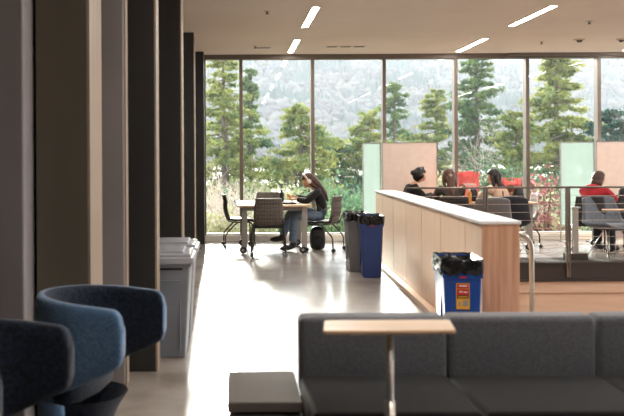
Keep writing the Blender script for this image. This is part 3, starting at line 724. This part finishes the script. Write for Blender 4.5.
# the studying person (faces left in the photo)
J = seated(10, 24, armL=((.17, .17, .775), (.34, .05, .80)), armR=((.20, -.16, .79), (.36, -.04, .84)), crossed=True, knee=.46, w_=.15, sc=.84, seat=.455)
person('person in a black jumper, jeans and cream headphones studying at the left table', (1.34, 14.58, 0), R(174), J, M['knitblack'], M['denim'], M['hairbrown'], style='long', head_rot=(0, 38, 0), headphones=M['cream'])
J = seated(14, 16, armL=((.22, .17, .79), (.42, .10, .86)), armR=((.22, -.20, .79), (.45, -.08, .88)), w_=.16, sc=.93)
person('person in black with dark headphones facing right before the pink panel', (2.80, 14.75, 0), R(5), J, M['knitblack'], M['trouser'], M['hairblack'], style='bun', head_rot=(0, 22, 0), headphones=M['black'])
J = seated(16, 20, armL=((.26, .20, .79), (.44, .06, .80)), armR=((.26, -.17, .79), (.42, -.02, .80)), w_=.175, sc=.92)
person('person in an olive jacket with chestnut hair, back to the camera', (3.31, 14.10, 0), R(88), J, M['olive'], M['trouser'], M['haircopper'], style='long', head_rot=(0, 20, 5))
J = seated(14, 20, w_=.165, sc=.90)
person('person in a beige jumper with long black hair beside the guard rail post', (4.02, 14.0, 0), R(98), J, M['beige'], M['trouser'], M['hairblack'], style='slim', head_rot=(0, 20, 42))
J = seated(16, 24, sc=.85, armL=((.28, .16, .79), (.50, .05, .80)), armR=((.26, -.22, .80), (.46, -.12, .82)), w_=.19)
person('person in a red hooded jacket looking right in the charcoal mesh chair', (5.41, 14.0, 0), R(42), J, M['redcloth'], M['trouser'], M['hairbrown'], style='bob', head_rot=(0, 18, -14), hood=True)

# ------------------------------------------------------------ things on and under the tables
def bottle(label, x, y, z, m, capm, h=.20, r=.033):
    t = thing('bottle', label, 'bottle', (x, y, z))
    b = MB(); b.tube([(0, 0, 0), (0, 0, h*.70), (0, 0, h*.82), (0, 0, h*.88)], [r, r, r*.55, r*.45], 16); b.build('body', m, t, smooth=False)
    b = MB(); b.cyl((0, 0, h*.88), (0, 0, h), r*.55, 12); b.build('cap', capm, t)
bottle('black water bottle standing on the left table', px(281.5, 0, 14.9), 14.9, .742, M['black'], M['black'], .20, .036)
bottle('orange drink bottle on the right group table', px(469, 0, 14.42), 14.42, .742, M['orange'], M['white'], .22, .036)
t = thing('laptop_sleeve', 'flat black folder lying on the left table beside the studying person', 'folder', (px(286, 0, 14.35), 14.35, .742), R(8))
b = MB(); b.b2(-.17, .14, -.12, .12, 0, .022); b.build('cover', M['black'], t, bevel=.006)
b = MB(); b.b2(-.16, .13, -.115, .115, .022, .026); b.build('top_sheet', M['trouser'], t)
t = thing('notebook', 'open white notebook under the hands of the studying person', 'notebook', (.94, 14.62, .742), R(5))
b = MB(); b.b2(-.11, .11, -.15, .15, 0, .008); b.build('pages', M['white'], t); b = MB(); b.tube([(-.02, -.14, .012), (-.02, .14, .012)], .004, 6); b.build('spine_wire', M['steel'], t)
t = thing('smartphone', 'phone with amber case propped in the hands of the studying person', 'phone', (.885, 14.54, .83), R(20))
b = MB(); b.box((0, 0, 0), (.012, .075, .15), rot=(0, R(-40), 0)); b.build('case', M['yellow'], t, bevel=.004)
b = MB(); b.box((.007, 0, .005), (.002, .066, .138), rot=(0, R(-40), 0)); b.build('screen', M['black'], t)
def backpack(label, x, y, z, rz, sc=1.0):
    t = thing('backpack', label, 'backpack', (x, y, z), rz); t.scale = (sc, sc, sc)
    def f(v, q):
        k = 1-.18*max(0, v.z); return Vector((math.copysign(abs(v.x)**.5, v.x)*.13*k, math.copysign(abs(v.y)**.5, v.y)*.10*k, math.copysign(abs(v.z)**.45, v.z)*.20+.20))
    b = MB(); b.ell((0, 0, 0), (1, 1, 1), 20, 14, None, f); b.build('body', M['black'], t, smooth=True)
    b = MB(); b.ell((0, -.10, .14), (.11, .04, .10), 14, 8); b.build('front_pocket', M['trouser'], t, smooth=True)
    b = MB(); b.tube([(-.04, .05, .385), (-.03, .05, .43), (.03, .05, .43), (.04, .05, .385)], .008, 6); b.build('top_handle', M['trouser'], t)
    for sx in (-1, 1):
        b = MB(); b.tube([(sx*.06, .08, .36), (sx*.08, .13, .28), (sx*.09, .12, .12), (sx*.09, .08, .05)], .014, 6, flat=.5); b.build('shoulder_strap', M['trouser'], t, smooth=True)
    return t
backpack('black backpack on the floor under the studying person', 1.33, 14.72, 0, R(5), .92)
backpack('black backpack lying on the right end of the right group table', px(519, 0, 14.55), 14.62, .742, R(25), .62)
backpack('small black bag on the table behind the orange bottle', px(474, 0, 14.8), 14.85, .742, R(-10), .50)
backpack('black bag on the rightmost table at the border of the photo', px(622, 0, 14.6), 14.55, .742, R(0), .55)
def redbag(label, x, y, w_, h, printed):
    t = thing('carrier_bag', label, 'bag', (x, y, .742)); rnd = random.Random(int(w_*1000))
    n = 28; vs = []
    for i, (z, k) in enumerate(((0, .82), (h*.35, .98), (h*.7, 1.0), (h, .96))):
        for j in range(n):
            a = 2*PI*j/n; x_ = math.copysign(abs(math.cos(a))**.5, math.cos(a))*w_/2*k; y_ = math.copysign(abs(math.sin(a))**.5, math.sin(a))*.07*k
            vs.append(Vector((x_+rnd.uniform(-.008, .008), y_+rnd.uniform(-.01, .01), z+(rnd.uniform(-.05, .05) if i == 3 else 0))))
    b = MB(); b._new(vs, [(i*n+j, i*n+(j+1) % n, (i+1)*n+(j+1) % n, (i+1)*n+j) for i in range(3) for j in range(n)]+[tuple(range(n))])
    b.build('body', M['red'], t, solid=.002)
    for sy in (-1, 1):
        b = MB(); b.tube([(-w_*.25, sy*.05, h-.04), (-w_*.2, sy*.05, h+.02), (w_*.2, sy*.05, h+.02), (w_*.25, sy*.05, h-.04)], .005, 6); b.build('handle', M['red'], t)
    if printed:
        b = MB()
        pts = [(-w_*.3+w_*.6*i/40, -.085, h*.60+.022*math.sin(i*1.25)+.006*math.sin(i*.5)) for i in range(41)]; b.tube(pts, .006, 5); o = b.build('printed_script', M['white'], t); o['label'] = 'white script lettering'
redbag('large red bag with white script on the table behind the orange bottle', px(469, 0, 15.1), 15.15, .34, .44, True)
redbag('smaller bright red bag on the table behind the person in beige', px(511, 0, 15.1), 15.1, .31, .34, False)

# ------------------------------------------------------------ outdoors
def gz(y):
    pts = [(16.5, -.35), (24, -.9), (45, -2.6), (80, -5.2), (120, -6.2), (850, -6.2)]
    for (a, za), (c, zc) in zip(pts, pts[1:]):
        if y <= c: return za+(zc-za)*(y-a)/(c-a)
    return -6.2
b = MB(); ys = [16.55, 20, 24, 32, 45, 60, 80, 100, 120]
b._new([Vector((x, y, gz(y))) for y in ys for x in (-60, 120)], [(2*i, 2*i+1, 2*i+3, 2*i+2) for i in range(len(ys)-1)])
struct('ground', b, M['ground'])
b = MB(); b._new([Vector(p) for p in ((-400, 120, -6.2), (1000, 120, -6.2), (1500, 860, -6.2), (-900, 860, -6.2))], [(0, 1, 2, 3)])
struct('ground_meadow', b, M['meadow'])
def hz(x, y):
    d = y-820
    if d <= 0: return -6.3
    return -6.3+d*.125+22*math.sin(x/170+1.0)*min(1, d/300)+14*math.sin(x/83+y/140)*min(1, d/300)+.00004*d*d
b = MB(); b.grid(lambda u, v: (-900+2700*u, 800+1700*v, hz(-900+2700*u, 800+1700*v)), 70, 50)
struct('ground_hill', b, M['hill'], smooth=True)
rng = np.random.default_rng(5)
def forest(name, n, m, kind, label, seed):
    rg = np.random.default_rng(seed)
    if kind == 'cone':
        base = [(math.cos(2*PI*j/7), math.sin(2*PI*j/7), .0) for j in range(7)]+[(.55*math.cos(2*PI*j/7+.4), .55*math.sin(2*PI*j/7+.4), .5) for j in range(7)]+[(0, 0, 1.0)]
        fc = [(j, (j+1) % 7, 7+j) for j in range(7)]+[((j+1) % 7, 7+(j+1) % 7, 7+j) for j in range(7)]+[(7+j, 7+(j+1) % 7, 14) for j in range(7)]
    else:
        bmx = bmesh.new(); bmesh.ops.create_icosphere(bmx, subdivisions=1, radius=1); base = [tuple(v.co) for v in bmx.verts]; fc = [tuple(v.index for v in f.verts) for f in bmx.faces]; bmx.free()
    base = np.array(base); fc = np.array(fc); V = []; F = []; off = 0
    cnt = 0
    while cnt < n:
        y = 830+1350*rg.random()**1.2; x = -.35*y+ rg.random()*(1.0*y)
        q = math.sin(x/60+y/90)+math.sin(x/37-y/55+2)+rg.normal()*.7
        if (kind == 'cone') != (q > .65): continue
        z = hz(x, y); r = (4.2+rg.random()*3.5); h = (11+rg.random()*10)
        s = np.array([r*.8, r*.8, h]) if kind == 'cone' else np.array([r*1.15, r*1.15, r*1.15])
        v = base*s*(1+.18*rg.normal(size=(len(base), 1)))+np.array([x, y, z+(0 if kind == 'cone' else r*1.1)])
        V.append(v); F.append(fc+off); off += len(base); cnt += 1
    V = np.concatenate(V); F = np.concatenate(F)
    me = bpy.data.meshes.new(name); me.from_pydata(V.tolist(), [], F.tolist()); me.materials.append(m)
    o = bpy.data.objects.new(name, me); C.objects.link(o); tag(o, label, 'forest', kind='stuff')
forest('bare_forest', 7500, M['farbare'], 'blob', 'pale bare winter woodland covering the distant hillside', 3)
forest('evergreen_forest', 4300, M['fargreen'], 'cone', 'hazy blue green evergreens in patches on the distant hillside', 4)
# haze filling the valley
b = MB(); b.b2(-1500, 2600, 130, 2600, -8, 420)
o = b.build('haze', bpy.data.materials.new('valley haze')); hm = o.data.materials[0]; hm.use_nodes = True
nt = hm.node_tree; nt.nodes.remove(nt.nodes['Principled BSDF']); vsn = nt.nodes.new('ShaderNodeVolumeScatter'); vsn.inputs['Color'].default_value = (.93, .96, 1, 1); vsn.inputs['Density'].default_value = .00016; vsn.inputs['Anisotropy'].default_value = 0
nt.links.new(vsn.outputs['Volume'], nt.nodes['Material Output'].inputs['Volume'])
tag(o, 'pale winter haze hanging in the valley before the hillside', 'haze', kind='stuff')
b = MB(); b.b2(-60, 110, 17.5, 119, -7, 26); mm = hm.copy(); mm.name = 'garden haze'
o = b.build('haze', mm); mm.node_tree.nodes[vsn.name].inputs['Density'].default_value = .0012
tag(o, 'thin bright haze among the nearer trees outside the glass', 'haze', kind='stuff')

def leaves(name, pts, size, m, parent, seed, up=.3):
    rg = np.random.default_rng(seed); n = len(pts); P = np.array(pts)
    a = rg.normal(size=(n, 3)); a /= np.linalg.norm(a, axis=1)[:, None]
    b_ = rg.normal(size=(n, 3)); b_ -= a*(a*b_).sum(1)[:, None]; b_ /= np.linalg.norm(b_, axis=1)[:, None]
    s = size*(0.6+0.8*rg.random((n, 1)))
    q = np.stack([P-a*s, P-b_*s*.45, P+a*s, P+b_*s*.45], 1).reshape(-1, 3)
    F = np.arange(4*n).reshape(-1, 4)
    me = bpy.data.meshes.new(name); me.from_pydata(q.tolist(), [], F.tolist()); me.materials.append(m)
    o = bpy.data.objects.new(name, me); C.objects.link(o); o.parent = parent; return o
def conifer(label, xp, y, top_y, width_px, m, seed, z0=None, dens=1.0, kind='cone', leafk=.078, name='conifer_tree'):
    rg = random.Random(seed); X = px(xp, 0, y); base = gz(y) if z0 is None else z0
    H = EYE+(157-top_y)*y/930-base; W = width_px*y/930/2
    t = thing(name, label, 'tree', (X, y, base))
    lean = rg.uniform(-.02, .02)*H
    b = MB(); b.tube([(0, 0, -.2), (lean*.5, 0, H*.5), (lean, 0, H*.97)], [H*.018+.07, H*.012+.03, .02], 8)
    b.build('trunk', M['bark'], t)
    pts = []; br = MB()
    nb = int(88*dens)
    for i in range(nb):
        f = .10+.88*(i+rg.random())/nb; z = H*f
        if kind == 'cone': L_ = W*(1.06-f)**.85*1.75*rg.uniform(.45, 1.2)*(1.0+.22*math.sin(i*.21+seed))
        else: L_ = W*math.sqrt(max(.05, 1-((f-.5)/.52)**2))*rg.uniform(.5, 1.1)
        a = rg.uniform(0, 2*PI); dr = rg.uniform(-.05, .42)*(1 if kind == 'cone' else -.6)
        x0 = lean*f
        e = Vector((x0+math.cos(a)*L_, math.sin(a)*L_, z-dr*L_+.10*L_))
        br.tube([(x0, 0, z), tuple(e)], [.03+.004*L_, .008], 4, cap=False)
        n = int((34+L_*38)*dens**.3)
        for k in range(n):
            q = rg.random()**.6; p = Vector((x0, 0, z)).lerp(e, .15+.9*q); sp = .055*L_+.07
            pts.append((p.x+rg.gauss(0, sp), p.y+rg.gauss(0, sp), p.z+rg.gauss(0, sp*.45)))
    br.build('branches', M['bark'], t)
    leaves('foliage', pts, leafk*(y/45)**.6*1.5, m, t, seed)
    return t
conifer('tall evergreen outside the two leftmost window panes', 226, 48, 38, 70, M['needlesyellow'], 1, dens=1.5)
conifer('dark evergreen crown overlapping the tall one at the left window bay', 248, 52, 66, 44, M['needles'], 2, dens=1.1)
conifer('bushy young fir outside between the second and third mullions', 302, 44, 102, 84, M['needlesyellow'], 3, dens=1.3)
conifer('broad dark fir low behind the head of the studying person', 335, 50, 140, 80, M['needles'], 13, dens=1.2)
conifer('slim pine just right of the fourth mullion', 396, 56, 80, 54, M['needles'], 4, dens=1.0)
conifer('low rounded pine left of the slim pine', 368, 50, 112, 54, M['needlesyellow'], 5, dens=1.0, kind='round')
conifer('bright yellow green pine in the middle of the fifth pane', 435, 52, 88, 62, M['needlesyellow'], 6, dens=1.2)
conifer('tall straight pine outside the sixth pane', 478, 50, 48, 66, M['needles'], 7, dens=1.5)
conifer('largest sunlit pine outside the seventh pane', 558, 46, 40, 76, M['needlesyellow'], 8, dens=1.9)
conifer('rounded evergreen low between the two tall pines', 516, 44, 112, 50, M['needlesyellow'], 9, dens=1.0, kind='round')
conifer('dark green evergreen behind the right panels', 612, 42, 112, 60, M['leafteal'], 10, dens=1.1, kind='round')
def bare(label, xp, y, top_y, wpx, seed, m='twig', name='bare_tree', group=None, n0=5, depth=4):
    rg = random.Random(seed); X = px(xp, 0, y); base = gz(y); H = EYE+(157-top_y)*y/930-base; W = wpx*y/930/2
    t = thing(name, label, 'tree' if name == 'bare_tree' else 'shrub', (X, y, base), 0, group); b = MB()
    def grow(p, d, L_, r, k):
        e = p+d*L_; mid = p.lerp(e, .5)+Vector((rg.gauss(0, .06), rg.gauss(0, .06), rg.gauss(0, .04)))*L_
        b.tube([p, mid, e], [r, r*.85, r*.65], 4, cap=False)
        if k:
            for _ in range(rg.choice((2, 3, 3))):
                nd = (d+Vector((rg.gauss(0, .55), rg.gauss(0, .55), rg.gauss(.12, .3)))).normalized(); grow(e if rg.random() < .6 else mid, nd, L_*rg.uniform(.6, .85), r*.6, k-1)
    for i in range(n0):
        d = Vector((rg.gauss(0, .35)*W/H*2, rg.gauss(0, .3), 1)).normalized(); grow(Vector((rg.uniform(-.2, .2)*W, 0, 0)), d, H*.30, .010*H**.5*(y/25)**.5*1.3, depth)
    b.build('branches', M[m], t); return t
bare('bare pale tree in front of the hillside between the tall pines', 508, 48, 84, 60, 21, n0=3, depth=5)
bare('bare dark branched tree outside the rightmost pane', 606, 36, 78, 60, 22, 'bark', n0=2, depth=5)
bare('bare pale tree standing left of the bright pine', 582, 46, 96, 40, 27, n0=2, depth=5)
BP = ['at the left end of the first pane', 'at the right of the first pane', 'at the left of the second pane', 'at the middle of the second pane', 'lowest in the first pane', 'lowest in the second pane', 'behind the left frosted panel', 'left of the right frosted panel', 'behind the studying person']
for i, (xp, y, ty, wp) in enumerate([(212, 21, 150, 40), (228, 22, 160, 40), (244, 23, 165, 44), (262, 24, 178, 50), (222, 19, 185, 40), (252, 20, 195, 44), (385, 26, 160, 50), (540, 22, 178, 50), (350, 24, 190, 50)]):
    bare('leafless pale shrub outside the glass, '+BP[i], xp, y, ty, wp, 30+i, name='bare_shrub', group='leafless shrubs close outside the glass', n0=6, depth=4)
def shrub(label, xp, y, top_y, wpx, m, seed, group, leafs=520):
    rg = random.Random(seed); X = px(xp, 0, y); base = gz(y); H = EYE+(157-top_y)*y/930-base; W = wpx*y/930/2
    t = thing('leafy_shrub', label, 'shrub', (X, y, base), 0, group); b = MB(); pts = []
    for i in range(9):
        a = rg.uniform(0, 2*PI); r = rg.uniform(.1, .8)*W; e = Vector((math.cos(a)*r, math.sin(a)*r*.7, H*rg.uniform(.35, .95))); b.tube([(0, 0, -.05), (e.x*.4, e.y*.4, e.z*.5), tuple(e)], [.03, .02, .008], 5, cap=False)
        cr = W*.42+.1
        for k in range(leafs//9):
            pts.append((e.x+rg.gauss(0, cr*.6), e.y+rg.gauss(0, cr*.5), max(.02, e.z+rg.gauss(0, cr*.6))))
    b.build('stems', M['bark'], t); leaves('foliage', pts, .05*(y/22)**.7+.02, m, t, seed)
gr = 'leafy shrubs in the thicket outside the window wall'
rs = random.Random(77); k = 0
kinds = ['leaf', 'leafpale', 'leafteal', 'leaf', 'leafpale']
for row, (y, ty, n, wp, lf) in enumerate([(38, 172, 15, 58, 900), (30, 188, 14, 54, 800), (24, 203, 13, 52, 700), (20, 217, 13, 48, 600)]):
    for i in range(n):
        xp = 200+(i+rs.uniform(.1, .9))*(460/n)
        if row < 2 and xp < 385: tyy = (196 if row == 0 else 202)+rs.uniform(-4, 8)
        else: tyy = ty+rs.uniform(-14, 12)
        kd = rs.choice(kinds)
        if xp < 262 and row in (2, 3): tyy = max(tyy, 224)
        tyy = min(tyy, 232)
        nm = {'leaf': 'mid green', 'leafpale': 'pale olive', 'leafteal': 'deep green'}[kd]
        pane = ['first', 'second', 'third', 'fourth', 'fifth', 'sixth', 'seventh'][min(6, int(max(0, (xp-170)/71.4)))]
        shrub('%s leafy shrub, %s row outside the %s pane from the left' % (nm, ['farthest', 'third', 'second', 'nearest'][row], pane), xp, y+rs.uniform(-2, 2), tyy, wp, M[kd], 100+k, '%s %s' % (nm, gr), lf); k += 1
shrub('crimson leaved shrub outside, seen left of the right frosted panel', 545, 19.0, 183, 44, M['leafred'], 300, None, 340)
shrub('crimson leaved shrub outside right behind the guard rail at the pale chair', 524, 20.5, 180, 26, M['leafred'], 301, None, 200)
